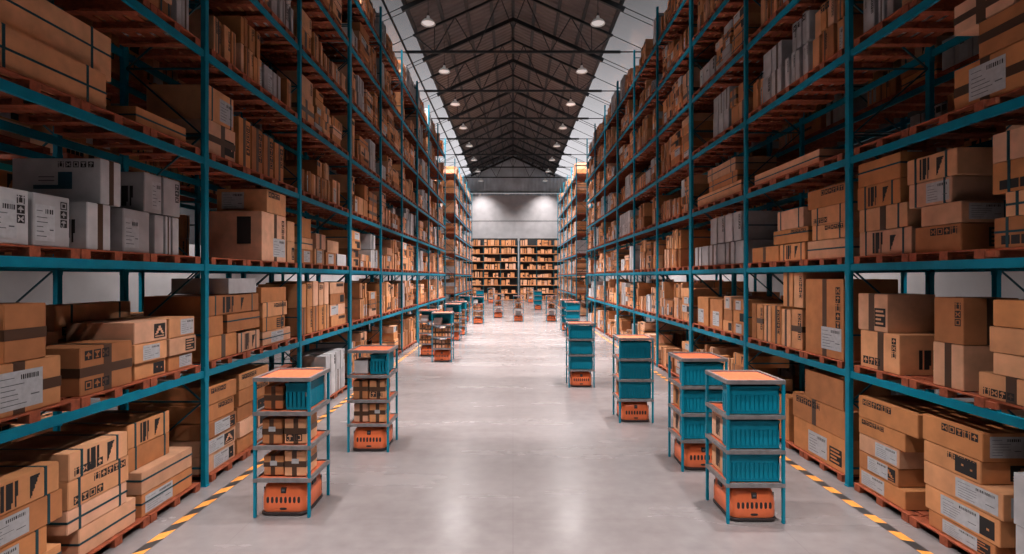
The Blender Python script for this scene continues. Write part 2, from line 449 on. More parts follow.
tiers(-1, 0, 1, [(9.2, 10.35, .25, 'hl'), (9.2, 10.1, .25, 'sp'), (9.2, 10.2, .27, 'sy'), (9.15, 10.15, .27, '')])
tiers(-1, 0, 2, [(9.16, 10.15, .88, 'tWlY', .95), (9.35, 10.15, .42, 'Ly', .9)])
tiers(-1, 0, 2, [(10.2, 10.55, .42, 'p'), (10.2, 10.55, .4, '')])
tiers(-1, 0, 3, [(7.55, 8.3, .5, 'tTp'), (7.55, 8.25, .5, 'sl')])
for k in range(4): tiers(-1, 0, 3, [(8.4 + k * .42, 8.4 + k * .42 + .38, .8 - .03 * k, 'Yt')])
for l in (0, 1, 2, 3): MEAS.add((-1, 0, l))
# left row, third bay (1)
for k in range(5):
    a = 10.85 + k * .34; tiers(-1, 1, 1, [(a, a + .3, .58, 'Y' if k % 2 else 't'), (a, a + .29, .5 + .03 * (k % 3), 'y' if k % 2 else '')])
five(-1, 1, 1, 12.65, 13.8, ['y', 'lt', 'p', 'y'], .27)
tiers(-1, 1, 2, [(10.85, 11.5, .30, 'l'), (10.9, 11.5, .25, 'h'), (10.9, 11.4, .42, '')]); tiers(-1, 1, 2, [(11.6, 12.2, .35, 'sl'), (11.7, 12.3, .35, 't')])
tiers(-1, 1, 2, [(12.3, 13.0, .3, 'l'), (12.4, 13.2, .3, '')]); tiers(-1, 1, 2, [(13.1, 13.8, .3, 'w')])
for k, (a, b, fl) in enumerate([(10.85, 11.3, 'tY'), (11.33, 11.75, 'Y'), (11.8, 12.15, 't')]): tiers(-1, 1, 0, [(a, b, .78, fl, .8)])
for k in range(4): a = 12.3 + .36 * k; tiers(-1, 1, 0, [(a, a + .33, .55, 'w' if k % 2 else 'wt', .8), (a, a + .32, .45, 'wY' if k % 2 else 'w', .8)])
for l in (0, 1, 2): MEAS.add((-1, 1, l))
# right row, first bay (-1)
tiers(1, -1, 0, [(6.40, 7.26, .235, 'lP'), (6.52, 7.26, .235, 'lp'), (6.50, 7.26, .24, 'lpP'), (6.40, 7.27, .23, 'y'), (6.2, 7.27, .29, 'y', .75)])
tiers(1, -1, 0, [(5.2, 6.05, .185, 'pl', .75), (5.15, 6.1, .275, 'pl', .75), (5.12, 6.12, .27, 'plL', .75), (5.36, 6.12, .24, 'ypP', .75), (5.34, 6.14, .30, 'yL', .7)])
tiers(1, -1, 0, [(4.22, 5.0, .5, 'w'), (4.22, 5.02, .5, 'wY')])
tiers(1, -1, 1, [(6.49, 7.23, .505, 'tzPY', .6), (6.7, 7.28, .50, 'tp', .62)])
tiers(1, -1, 1, [(5.57, 5.985, .495, 't', .6), (5.57, 5.97, .51, 'Ye', .6)])
tiers(1, -1, 1, [(4.7, 5.4, .255, 'tz', .6), (4.5, 5.24, .22, 'p', .6), (4.6, 5.28, .26, 'e', .6), (4.7, 5.24, .27, 'e', .6)])
tiers(1, -1, 2, [(6.30, 7.25, .33, 'sa'), (6.36, 7.26, .31, 'st'), (6.48, 7.3, .31, 'sa'), (6.48, 7.28, .33, 'h')])
tiers(1, -1, 2, [(5.6, 6.25, .30, 'Py', .75), (5.59, 6.16, .24, 'SL', .75), (5.72, 6.35, .29, 'sl', .75), (5.65, 6.38, .30, 'sa', .75)])
tiers(1, -1, 2, [(4.3, 5.22, .30, 'hsz'), (4.3, 5.1, .24, 'hs'), (4.3, 5.24, .31, 'sz'), (4.3, 5.24, .29, 'sa')])
tiers(1, -1, 3, [(4.9, 5.7, .45, 'tTl', .7), (4.9, 5.4, .38, 'T', .7), (5.0, 5.7, .32, 'tT', .7)])
for l in (0, 1, 2, 3): MEAS.add((1, -1, l))
# right row, second bay (0)
tiers(1, 0, 0, [(7.55, 8.95, .50, 'pl'), (7.55, 8.98, .41, 'yt'), (7.6, 8.6, .45, '', .7)])
tiers(1, 0, 0, [(9.1, 9.5, .75, ''), ]); tiers(1, 0, 0, [(9.6, 10.55, .25, 'l'), (9.6, 10.5, .25, 'y')])
tiers(1, 0, 1, [(7.59, 8.59, 1.2, 'tYl', .8)])
for k, (a, b, h, fl) in enumerate([(8.68, 9.02, .68, 'YT'), (9.04, 9.36, .66, 't'), (9.38, 9.72, .70, 'Yt'), (9.74, 10.02, .69, 't'), (10.04, 10.3, .70, 'YT'), (10.32, 10.52, .7, '')]):
    tiers(1, 0, 1, [(a, b, h, fl, .8)])
tiers(1, 0, 1, [(8.66, 8.95, .6, 'Y', .7)], z=D(1) + .71); tiers(1, 0, 1, [(8.97, 9.3, .6, 't', .7)], z=D(1) + .71)
tiers(1, 0, 2, [(7.53, 8.53, .29, 'h'), (7.55, 8.4, .24, 'sy'), (7.55, 8.42, .27, 'sz'), (7.53, 8.53, .30, 'y')])
tiers(1, 0, 2, [(8.6, 9.42, .29, 'sa')]); tiers(1, 0, 2, [(9.45, 10.5, .29, 't')])
tiers(1, 0, 2, [(8.5, 9.65, .25, 'hy'), (8.65, 9.5, .34, 'sP')], z=D(2) + .30)
tiers(1, 0, 3, [(8.2, 10.4, .22, 'h', .9)])
for l in (0, 1, 2, 3): MEAS.add((1, 0, l))
# right row, third bay (1)
for k in range(6):
    a = 10.85 + k * .5; tiers(1, 1, 2, [(a, a + .44, .49, 'wt' if k % 2 else 'w')])
for k in range(4):
    a = 11.0 + k * .44; tiers(1, 1, 2, [(a, a + .40, .62, 'w' if k % 2 else 'wY')], z=D(2) + .5)
tiers(1, 1, 1, [(12.85, 13.6, .72, 'l')]); tiers(1, 1, 1, [(12.0, 12.75, .70, 'l')])
tiers(1, 1, 1, [(10.85, 11.4, .25, 'l'), (10.85, 11.4, .25, 'p'), (10.9, 11.4, .25, 'l')]); tiers(1, 1, 1, [(11.45, 11.95, .25, 'p'), (11.45, 11.9, .25, ''), (11.5, 11.9, .3, 'l')])
tiers(1, 1, 3, [(11.0, 13.6, .27, 'h'), (11.2, 12.8, .25, 'hs'), (11.3, 12.9, .3, 'hs')])
for l in (1, 2, 3): MEAS.add((1, 1, l))

# cartons standing behind the front ones on the nearest shelves
tiers(-1, -1, 1, [(5.95, 7.22, .50, 's', .45, .86), (6.0, 7.2, .40, 'sz', .45, .86)])
tiers(-1, -1, 1, [(5.2, 5.85, .62, '', .42, .68)])
tiers(1, -1, 1, [(6.0, 7.2, .60, 'p', .42, .68)])
tiers(1, -1, 1, [(4.9, 5.9, .62, '', .42, .68)])
tiers(1, -1, 0, [(6.2, 7.2, .40, '', .25, .92)])
# ---- the other cells: stacks of the same kinds
def fill_cell(side, bay, lev, kind=None, row=0, rr=R):
    ya, yb = post_y(bay) + .125, post_y(bay + 1) - .125
    maxh = 1.16 if lev else 1.22
    if lev == 7: maxh = .8
    out = []
    y = ya
    z0 = D(lev)
    def put(a, b, z, h, fl, d=None, sb=None):
        out.append((a, b, z, z + h - g_, fl, d or rr.uniform(.7, 1.05), sb if sb is not None else rr.uniform(0, .05)))
    while y < yb - .35:
        k = rr.random()
        w = min(yb - y, rr.uniform(.7, 1.05))
        if k < .38:                                     # tall narrow cartons side by side, one or two tiers
            h1 = rr.uniform(.45, .66); two = rr.random() < .6; x = y; wh = rr.random() < .15
            h2 = rr.uniform(.4, min(.62, maxh - h1)) 
            while x < y + w - .12:
                c = min(rr.uniform(.10, .22), y + w - x)
                put(x, x + c - .022, z0, h1 * rr.uniform(.93, 1), ('w' if wh else '') + rr.choice(['Y', 't', '', 'Yt', 'l', '']), sb=rr.uniform(0, .06))
                if two and rr.random() < .85: put(x, x + c - .02, z0 + h1, h2 * rr.uniform(.85, 1), ('w' if wh else '') + rr.choice(['Y', 't', '', 'y']), sb=rr.uniform(.02, .08))
                x += c
        elif k < .58:                                   # flat cartons in four or five tiers
            n = rr.choice((3, 4, 5)); h = min(maxh / n, rr.uniform(.21, .28)); z = z0
            for q in range(n):
                put(y + rr.uniform(0, .08), y + w - rr.uniform(.01, .1), z, h, rr.choice(['lp', 'y', 'sa', 'h', 'hs', 'l', 'yp', 's', 'tz', ''])); z += h
        elif k < .75:                                   # small cartons in columns
            nc = rr.choice((2, 3, 3)); h = rr.uniform(.17, .27); nt = rr.choice((3, 4, 5)); cw = w / nc
            for c in range(nc):
                m_ = max(1, nt - (rr.random() < .35)); z = z0
                for q in range(min(m_, int(maxh / h))):
                    put(y + c * cw, y + (c + 1) * cw - .02, z, h, rr.choice(['l', 'p', 't', 'y', 'tT', '', 'w', 's'])); z += h
        elif k < .84:                                   # big cubes
            nc = rr.choice((1, 2)); cw = w / nc; h = rr.uniform(.42, .55)
            for c in range(nc):
                put(y + c * cw, y + (c + 1) * cw - .03, z0, h, rr.choice(['tT', 'tY', 'lt', 'pz', '']))
                if rr.random() < .7: put(y + c * cw + .02, y + (c + 1) * cw - .05, z0 + h, h * rr.uniform(.8, 1.0), rr.choice(['tT', 't', 'l', 'yp', 'Ye']))
        elif k < .95:                                   # white cartons
            x = y; two = rr.random() < .6
            while x < y + w - .2:
                c = min(rr.uniform(.26, .42), y + w - x)
                put(x, x + c - .015, z0, .5, rr.choice(['w', 'wl', 'wt', 'wY']), d=.75, sb=.02)
                if two: put(x, x + c - .02, z0 + .5, .48, rr.choice(['w', 'wt']), d=.75, sb=.03)
                x += c
        # else: leave the pallet empty
        y += w + .04
    return out
for side in (-1, 1):
    for bay in BAYS:
        for lev in range(8):
            if (side, bay, lev) in MEAS: continue
            for o in fill_cell(side, bay, lev):
                a, b, z, z1, fl, d, sb = o
                add(side, bay, lev, a, b, z, z1, fl, d, sb)
def front_x(side, sb): return side * ((XL if side < 0 else XR) + .03 + sb)
def px(X, Y, Z):
    return 513 + 520 * X / Y, 277 - 520 * (Z - EYE) / Y
# boxes of one tier never poke into one another: rank them for their labels
cells = {}
for b in BOXES: cells.setdefault((b['side'], b['bay'], b['lev']), []).append(b)
for key, L in cells.items():
    L.sort(key=lambda b: b['z0'])
    for b in L:
        under = [c for c in L if c is not b and abs(c['z1'] - b['z0']) < .06 and c['y0'] < b['y1'] and c['y1'] > b['y0']]
        b['tier'] = 1 + max([c.get('tier', 1) for c in under], default=0) if b['z0'] > D(key[2]) + .05 else 1
    for t in range(1, 7):
        for n, b in enumerate(sorted([b for b in L if b['tier'] == t], key=lambda b: b['y0'])): b['rank'] = n + 1
# the largest in view become individuals
for b in BOXES:
    X = front_x(b['side'], b['sb']); Y = (b['y0'] + b['y1']) / 2; Z = (b['z0'] + b['z1']) / 2
    u, v = px(X, Y, Z)
    w = b['y1'] - b['y0']; h = b['z1'] - b['z0']
    area = w * h * (520 / Y) ** 2 * abs(X) / Y + (b['d'] * h * (520 / Y) ** 2) * .35
    b['score'] = area if (-12 < u < 1036 and -8 < v < 560) else 0
    if b['lev'] == 0 and ((b['side'] > 0 and 690 < u < 790 and b['z1'] < 1.3) or (b['side'] < 0 and 255 < u < 330 and b['z1'] < 1.2)): b['score'] *= .3
N_IND = 262
ind = sorted(BOXES, key=lambda b: -b['score'])[:N_IND]
indset = set(id(b) for b in ind)
SHELF = ['floor level', 'first shelf', 'second shelf', 'third shelf', 'fourth shelf', 'fifth shelf', 'sixth shelf', 'seventh shelf']
BAYN = ['nearest bay'] + [ORD[k] + ' bay' for k in range(2, 20)]
def row_name(s): return 'left rack row' if s < 0 else 'right rack row'

def individual_carton(w, d, h, fl, near, loc, rz, label, group, seed, detail=2, name='cardboard_box'):
    rr = random.Random(seed)
    parts = carton_parts(w, d, h, fl, near, rr, detail)
    o = parts.pop('body').build(name, bevel=.006)
    o.location = loc; o.rotation_euler = (0, 0, rz)
    tag(o, label, 'box', group)
    for n, mb in parts.items():
        mb.build(n[0], o)
    return o
for n, b in enumerate(ind):
    s = b['side']; w = b['y1'] - b['y0']; h = b['z1'] - b['z0']; d = b['d']
    jit = R.uniform(-.004, .004)
    X = s * ((XL if s < 0 else XR) + .03 + b['sb'] + d / 2)
    fam = 'upper' if b['lev'] > 3 else 'lower'
    lab = f"{look(b['fl'])} carton, {ORD[b['rank']]} along, {ORD[b['tier']]} tier, {SHELF[b['lev']]}, {BAYN[b['bay'] + 1 if b['bay'] < 9 else b['bay'] - 1]}, {row_name(s)}"
    individual_carton(w - .01, d, h, b['fl'], s, (X, (b['y0'] + b['y1']) / 2, b['z0']), (PI / 2 if s < 0 else -PI / 2) + jit, lab,
                      'cartons stacked on the ' + row_name(s), n, 2 if b['score'] > 350 else 1)
# the rest: one mass
rest = MB()
def merge(dst, src, T):
    base = len(dst.v)
    for p in src.v: dst.v.append(tuple(T @ Vector(p)))
    mm = [dst.mi(m) for m in src.mats]
    for f, m, t in zip(src.f, src.m, src.t):
        dst.f.append(tuple(base + i for i in f)); dst.m.append(mm[m]); dst.t.append(t)
def rest_carton(w, d, h, fl, near, loc, rz, rr):
    T = Matrix.Translation(loc) @ Matrix.Rotation(rz, 4, 'Z')
    for mb in carton_parts(w, d, h, fl, near, rr, 1).values(): merge(rest, mb, T)
for b in BOXES:
    if id(b) in indset: continue
    s = b['side']; w = b['y1'] - b['y0']; h = b['z1'] - b['z0']; d = b['d']
    X = s * ((XL if s < 0 else XR) + .03 + b['sb'] + d / 2)
    rest_carton(w - .01, d, h, b['fl'], s, (X, (b['y0'] + b['y1']) / 2, b['z0']), (PI / 2 if s < 0 else -PI / 2), R)
# ---- the second row of racking standing behind each row
X2 = {-1: 6.50, 1: 6.90}
for side in (-1, 1):
    for bay in BAYS2:
        for lev in range(0, 8):
            if R.random() < .12 and lev < 3: continue
            for (a, b, z, z1, fl, d, sb) in fill_cell(side, bay, lev):
                if bay > 5 and z > D(lev) + .5: continue
                if lev == 1 and bay < 3 and z1 > D(1) + .85: continue
                X = side * (X2[side] + .03 + sb + d / 2)
                rest_carton(b - a - .01, d, z1 - z, fl, side, (X, (a + b) / 2, z), (PI / 2 if side < 0 else -PI / 2), R)

# ------------------------------------------------------------------ pallets
pm = MB(); pallet_into(pm); PALLET_MESH = pm.mesh('pallet')
pal_rest = MB(); cands = []
for side in (-1, 1):
    for bay in BAYS:
        for lev in range(8):
            for k in range(3):
                y = post_y(bay) + BAY / 2 + (k - 1) * 1.01
                X = side * ((XL if side < 0 else XR) - .02 + .53)
                z = deck(lev) + .002
                u, v = px(side * (XL if side < 0 else XR), y, z)
                sc = (520 / y) ** 2 / y if (-10 < u < 1034 and -5 < v < 560) else 0
                cands.append((sc, side, bay, lev, k, X, y, z))
cands.sort(key=lambda c: -c[0])
for n, (sc, side, bay, lev, k, X, y, z) in enumerate(cands):
    if n < 220:
        o = bpy.data.objects.new('pallet', PALLET_MESH); C.objects.link(o)
        o.location = (X, y, z); o.rotation_euler = (0, 0, PI / 2 if side < 0 else -PI / 2)
        tag(o, f"orange-red wooden pallet, {ORD[k + 1]} along, {SHELF[lev]} of {BAYN[bay + 1 if bay < 9 else bay - 1]}, {row_name(side)}", 'pallet', 'pallets on the ' + row_name(side))
    else:
        pallet_simple(pal_rest, Matrix.Translation((X, y, z)) @ Matrix.Rotation(PI / 2, 4, 'Z'))
for side in (-1, 1):
    for bay in BAYS2:
        for lev in range(8):
            for k in range(3):
                y = post_y(bay) + BAY / 2 + (k - 1) * 1.01
                pallet_simple(pal_rest, Matrix.Translation((side * (X2[side] + .51), y, deck(lev) + .002)) @ Matrix.Rotation(PI / 2, 4, 'Z'))

# ------------------------------------------------------------------ racks (front plane at local x = 0, running back to +x, along +y)
def post_mb(x, y, h=TOP, pw=.10):
    b = MB()
    b.box((x, y - pw / 2, 0), (x + .085, y + pw / 2, h), 'steel_teal')
    b.box((x + .0, y - pw / 2 - .03, 0), (x + .12, y + pw / 2 + .0, .012), 'steel_teal')
    # slot column punched in the front face, and the beam connectors
    z = .25
    return b
def make_rack(nb, top=TOP, levels=7, dirx=1, first=0, last=0):
    root = empty('pallet_rack')
    W = DEPTH
    ys = [k * BAY for k in range(nb + 1)]
    for k, y in enumerate(ys):
        yy = y + (.045 if k == 0 else (-.045 if k == nb else 0))
        for x in (0, W - .03):
            b = MB()
            b.box((x - .035, yy - .041, 0), (x + .03, yy + .041, top), 'steel_teal')
            b.box((x - .05, yy - .045, .0), (x + .045, yy + .045, .012), 'steel_teal')
            b.build('upright', root)
        b = MB(); z = .25; flip = 0
        while z + 1.0 < top:
            b.bar((.03, yy, z), (W - .065, yy, z), .022, .025, 'steel_dark')
            a, c = (.03, W - .065) if flip else (W - .065, .03)
            b.bar((a, yy, z), (c, yy, z + .95), .018, .022, 'steel_dark')
            z += .95; flip = 1 - flip
        b.bar((.03, yy, z), (W - .065, yy, z), .022, .025, 'steel_dark')
        b.build('brace', root)
    for k in range(nb):
        for l in range(1, levels + 1):
            for x in (-.022, W - .05):
                b = MB()
                y0 = ys[k] + (.088 if k == 0 else .043); y1 = ys[k + 1] - (.088 if k == nb - 1 else .043)
                z = LEV[l]
                b.box((x, y0, z - BEAM_H / 2), (x + .045, y1, z + BEAM_H / 2), 'steel_teal')
                for yy, s in ((y0, 1), (y1, -1)):       # connector plates
                    b.box((x - .010, min(yy, yy + s * .012), z - .11), (x + .045, max(yy, yy + s * .012), z + .10), 'steel_teal')
                b.build('beam', root)
    return root
def place(r, side, bay, x):
    # mirrored rows use a half turn, so the unit runs the other way
    nbv = r['nb']
    if side > 0: r.location = (x, post_y(bay), 0); r.rotation_euler = (0, 0, 0)
    else: r.location = (-x, post_y(bay) + nbv * BAY, 0); r.rotation_euler = (0, 0, PI)
proto3 = make_rack(3); proto3['nb'] = 3
proto1 = make_rack(2); proto1['nb'] = 2
first3, first1 = True, True
for side, X in ((-1, XL - .0), (1, XR)):
    n = 0
    for bay, nbv in ((-1, 3), (2, 3), (5, 3), (10, 3), (13, 2)):
        if nbv == 3:
            r = proto3 if first3 else dup(proto3); first3 = False
        else:
            r = proto1 if first1 else dup(proto1); first1 = False
        place(r, side, bay, X); n += 1
        tag(r, f"teal pallet rack unit full of cartons, {ORD[n]} one along the {row_name(side)}", 'rack', 'teal pallet racks lining the aisle')
proto_b = make_rack(3); proto_b['nb'] = 3
fb = True
for side in (-1, 1):
    for n, bay in enumerate((-1, 2, 5, 10)):
        r = proto_b if fb else dup(proto_b); fb = False
        place(r, side, bay, X2[side])
        tag(r, f"{ORD[n + 1]} teal rack unit of the row standing behind the {row_name(side)}", 'rack', 'racks behind the aisle racks')
for r in [o for o in C.objects if 'nb' in o]: del r['nb']

# ------------------------------------------------------------------ end racks in front of the far wall
YB = 66.6
BZ = [.10, .91, 1.95, 2.95, 3.98, 5.0, 6.0, 7.02]
def end_rack(x0, nb, label):
    root = empty('shelving_unit', (x0, YB, 0)); tag(root, label, 'shelving')
    bw = 2.2
    for k in range(nb + 1):
        for y in (0, .9):
            b = MB(); b.box((k * bw - .04, y, 0), (k * bw + .04, y + .07, 7.6), 'steel_dark'); b.build('upright', root)
    for z in BZ:
        b = MB(); b.box((.045, -.03, z - .07), (nb * bw - .045, .99, z), 'wood_back'); b.build('shelf', root)
    b = MB(); b.box((0, .98, 0), (nb * bw, 1.0, 8.0), 'dark_steel'); b.build('back_panel', root)
    for k in range(nb):
        for z in BZ:
            x = x0 + k * bw + .12; full = R.random() < .4 or z > 7
            while x < x0 + (k + 1) * bw - .35:
                w = R.uniform(.22, .5); h = R.uniform(.32, .68) if not full else R.uniform(.6, .76)
                w = min(w, x0 + (k + 1) * bw - .1 - x); h = min(h, .70) if z < .5 else h
                if R.random() < .88:
                    T = Matrix.Translation((x + w / 2, YB + .42, z + .003))
                    for mb in carton_parts(w, .7, h, R.choice(['', '', 't', 'T', '', 'p', 'y']), 1, R, 1).values(): merge(rest, mb, T)
                x += w + R.uniform(.02, .16)
end_rack(-8.2, 4 - 0, 'tall dark-framed shelving of orange cartons at the far end, left of the gap')
end_rack(.85, 4, 'tall dark-framed shelving of orange cartons at the far end, right of the gap')
o = rest.build('cardboard_boxes'); tag(o, 'cardboard cartons crowding the farther and higher rack shelves', 'boxes', kind='stuff')
o = pal_rest.build('pallets'); tag(o, 'orange-red wooden pallets under the farther and higher cartons', 'pallets', kind='stuff')

# ------------------------------------------------------------------ carts
CW = .705; CD = .70
SH = [.462, .866, 1.287, 1.71]   # shelf centre heights
def make_cart():
    root = empty('shelf_cart')
    t = .034
    for x in (t / 2, CW - t / 2):
        for y in (t / 2, CD - t / 2):
            b = MB(); b.box((x - t / 2, y - t / 2, 0), (x + t / 2, y + t / 2, SH[3] + .0), 'cart_steel'); b.build('post', root, bevel=.003)
    for k, z in enumerate(SH):
        b = MB(); r = .035; e = .004
        b.box((-e, -e, z - .024), (CW + e, r, z + .024), 'grey_frame'); b.box((-e, CD - r, z - .024), (CW + e, CD + e, z + .024), 'grey_frame')
        b.box((-e, r, z - .024), (r, CD - r, z + .024), 'grey_frame'); b.box((CW - r, r, z - .024), (CW + e, CD - r, z + .024), 'grey_frame')
        s = b.build('shelf', root)
        p = MB(); p.box((r, r, z - .012), (CW - r, CD - r, z + (.012 if k < 3 else .004)), 'mat'); p.build('shelf_panel', s)
    return root
def rrect(hw, hd, r, n=6):
    pts = []
    for cx, cy, a0 in ((hw - r, hd - r, 0), (-hw + r, hd - r, PI / 2), (-hw + r, -hd + r, PI), (hw - r, -hd + r, 1.5 * PI)):
        for k in range(n + 1):
            a = a0 + k * PI / 2 / n; pts.append((cx + r * math.cos(a), cy + r * math.sin(a)))
    return pts
def loft(levels, m, cap=True):
    b = MB(); mi = b.mi(m); n = None
    for (hw, hd, r, z) in levels:
        P = rrect(hw, hd, r); n = len(P); b.v += [(x, y, z) for x, y in P]
    for i in range(len(levels) - 1):
        for k in range(n):
            k2 = (k + 1) % n; b.f.append((i * n + k, i * n + k2, (i + 1) * n + k2, (i + 1) * n + k)); b.m.append(mi); b.t.append((1, 1, 1))
    if cap:
        b.f.append(tuple((len(levels) - 1) * n + k for k in range(n))); b.m.append(mi); b.t.append((1, 1, 1))
        b.f.append(tuple(range(n))[::-1]); b.m.append(mi); b.t.append((1, 1, 1))
    return b
def oval(b, cx, z, hw, hh, y, m, n=12, depth=.01):
    pts = []
    for k in range(n):
        a = 2 * PI * k / n
        pts.append((cx + hw * math.copysign(abs(math.cos(a)) ** .7, math.cos(a)), z + hh * math.copysign(abs(math.sin(a)) ** .7, math.sin(a))))
    b.face([(x, y, zz) for x, zz in pts], m)
    for k in range(n):
        p, q = pts[k], pts[(k + 1) % n]; b.face([(p[0], y, p[1]), (p[0], y + depth, p[1]), (q[0], y + depth, q[1]), (q[0], y, q[1])], m)
def make_robot():
    root = empty('transport_robot')
    hw, hd = .285, .31
    loft([(hw - .02, hd - .02, .08, .006), (hw + .008, hd + .008, .10, .018), (hw + .008, hd + .008, .10, .038), (hw - .01, hd - .01, .1, .044)], 'robot_dark').build('skirt', root, smooth=False)
    o = loft([(hw - .01, hd - .01, .10, .040), (hw, hd, .10, .06), (hw, hd, .10, .20), (hw - .008, hd - .01, .10, .27), (hw - .022, hd - .025, .10, .325), (hw - .05, hd - .055, .09, .355), (hw - .09, hd - .1, .08, .366)], 'robot').build('shell', root, smooth=True)
    me = o.data
    for p in me.polygons:
        if len(p.vertices) > 4: p.use_smooth = False
    g = MB()
    for k in range(8): oval(g, -.192 + k * .055, .185, .017, .036, -hd - .003, 'robot_dark')
    g.build('vent', root)
    g = MB()
    for s in (-1, 1):
        T = Matrix.Rotation(PI / 2 * s, 4, 'Z')
        sub = MB()
        sub.box((-.10, -hw - .003, .285), (.02, -hw + .012, .33), 'robot_dark'); sub.box((-.21, -hw - .003, .10), (-.205, -hw + .01, .30), 'robot_dark'); sub.box((.205, -hw - .003, .10), (.21, -hw + .01, .30), 'robot_dark')
        merge(g, sub, T)
    g.build('side_trim', root)
    g = MB(); g.box((-.03, -hd + .0, .262), (.03, -hd + .03, .322), 'robot_dark'); g.box((-.018, -hd - .002, .285), (.018, -hd + .03, .305), 'line'); g.build('emblem_panel', root)
    g = MB(); oval(g, 0, .085, .045, .013, -hd - .004, 'robot_dark'); g.build('bumper_slot', root)
    g = MB(); g.lathe([(.16, .34), (.16, .385), (.15, .395)], 24, 'robot_dark', cap=True); g.build('lift_plate', root)
    return root
def crate_mb(w, d, h, open_=False):
    b = MB(); t = .014
    b.box((-w / 2, -d / 2, 0), (w / 2, d / 2, .02), 'crate')
    def side(T, L):
        b.box((-L / 2, 0, h * .66), (L / 2, t, h), 'crate', T=T); b.box((-L / 2, 0, .02), (L / 2, t, h * .1), 'crate', T=T)
        b.box((-L / 2 - .006, -.008, h - .03), (L / 2 + .006, t, h), 'crate', T=T)
        n = max(3, int(L / .052)); pitch = L / n
        for k in range(n + 1):
            x = -L / 2 + k * pitch; hwid = pitch * .34
            b.box((max(-L / 2, x - hwid), -.004, h * .1), (min(L / 2, x + hwid), t, h * .66), 'crate', T=T)
        if not open_: b.box((-L / 2, t * .6, h * .1), (L / 2, t, h * .66), 'crate', T=T)
    side(Matrix.Translation((0, -d / 2, 0)), w); side(Matrix.Translation((0, d / 2, 0)) @ Matrix.Rotation(PI, 4, 'Z'), w)
    side(Matrix.Translation((w / 2, 0, 0)) @ Matrix.Rotation(PI / 2, 4, 'Z'), d); side(Matrix.Translation((-w / 2, 0, 0)) @ Matrix.Rotation(-PI / 2, 4, 'Z'), d)
    return b
crate_front = crate_mb(.61, .19, .335).mesh('crate'); crate_side = crate_mb(.56, .27, .33, True).mesh('crate_long'); crate_wide = crate_mb(.66, .5, .34).mesh('crate_wide')
CART0 = make_cart(); ROBOT0 = make_robot(); used = [False]
SHN = ['bottom shelf', 'middle shelf', 'upper shelf']
def put_crate(mesh, loc, rz, label):
    o = bpy.data.objects.new('plastic_crate', mesh); C.objects.link(o); o.location = loc; o.rotation_euler = (0, 0, rz)
    tag(o, label, 'crate', 'teal crates on the carts')
seed = [1000]
def cart(x, y, kind, where, robot=True):
    """x, y = front left foot of the cart"""
    if not used[0]: c, r = CART0, ROBOT0; used[0] = True
    else: c, r = dup(CART0), dup(ROBOT0)
    c.location = (x, y, 0); r.location = (x + CW / 2, y + .36, 0); r.scale = (1, 1, 1.09)
    what = {'boxes': 'with rows of brown cartons', 'crates': 'with teal crates', 'mixed': 'with taped cartons under a teal crate', 'sparse': 'with single cartons', 'wide': 'with wide teal crates'}[kind]
    tag(c, f"shelf cart {what}, {where}", 'cart', 'shelf carts along the aisle')
    tag(r, f"orange robot under the shelf cart {where}", 'robot', 'orange robots carrying the carts')
    top = [SH[k] + .028 for k in range(3)]
    def box(cx, cy, k, w, d, h, fl, which, rz=0):
        seed[0] += 1
        individual_carton(w, d, h, fl, -1 if x > 0 else 1, (x + cx, y + cy, top[k]), rz, f"{look(fl)} carton, {which}, {SHN[k]}, cart {where}", 'cartons carried on the shelf carts', seed[0], 2 if y < 12 else 1)
    if kind == 'crates':
        for k in range(3):
            put_crate(crate_front, (x + CW / 2 + .005, y + .16, top[k]), 0, f"teal ribbed crate, {SHN[k]}, cart {where}")
            if k < 2: box(.30, .475, k, .46, .37, .33, 'Pt' if x > 0 else 't', 'behind the crate')
    elif kind == 'mixed':
        for k in range(2):
            lo = 'tTm' if y < 8 else 'tT'
            box(.205, .24 + .04 * (1 - k), k, .245, .34, .24 if k == 0 and y < 8 else .31, lo, 'left')
            box(.49, .26, k, .27, .36, .31, 'tTz' if k else 'tTm', 'right')
        box(.195, .3, 2, .235, .34, .285 if y < 8 else .23, 'tT' if y < 8 else 'w', 'left')
        put_crate(crate_side, (x + .50, y + .385, top[2]), PI / 2, f"teal ribbed crate lengthwise on upper shelf, cart {where}")
    elif kind == 'boxes':
        for k in range(2):
            for j in range(3): box(.135 + j * .215, .22, k, .19, .30, .28 - .02 * (j % 2), 'tT', ['left', 'middle', 'right'][j])
        box(.20, .25, 2, .26, .3, .22, 'w', 'left')
        put_crate(crate_front, (x + .36, y + .56, top[2]), 0, f"teal ribbed crate at back of upper shelf, cart {where}")
    elif kind == 'sparse':
        box(.35, .3, 0, .36, .34, .2, 'w', 'alone'); box(.35, .3, 1, .4, .34, .3, 'tT', 'alone'); box(.35, .3, 2, .22, .26, .24, '', 'alone')
    elif kind == 'wide':
        for k in range(3): put_crate(crate_wide, (x + CW / 2, y + .33, top[k]), 0, f"wide teal crate, {SHN[k]}, cart {where}")
    return c
cart(-3.215, 6.43, 'mixed', 'nearest on the left')
cart(-2.815, 8.83, 'mixed', 'second on the left')
cart(-2.85, 18.2, 'boxes', 'third on the left')
cart(-3.55, 19.5, 'boxes', 'half behind the third left one')
cart(-3.17, 24.2, 'boxes', 'fifth on the left')
cart(-3.12, 26.5, 'boxes', 'tucked behind the fifth left one')
cart(-2.58, 33.0, 'boxes', 'far left, standing clear')
cart(-3.62, 34.7, 'boxes', 'far left, hugging the rack')
cart(-3.55, 50.0, 'wide', 'far left near end shelving')
cart(-1.43, 37.8, 'sparse', 'far ahead, left of centre')
cart(.01, 34.7, 'sparse', 'far ahead in the centre')
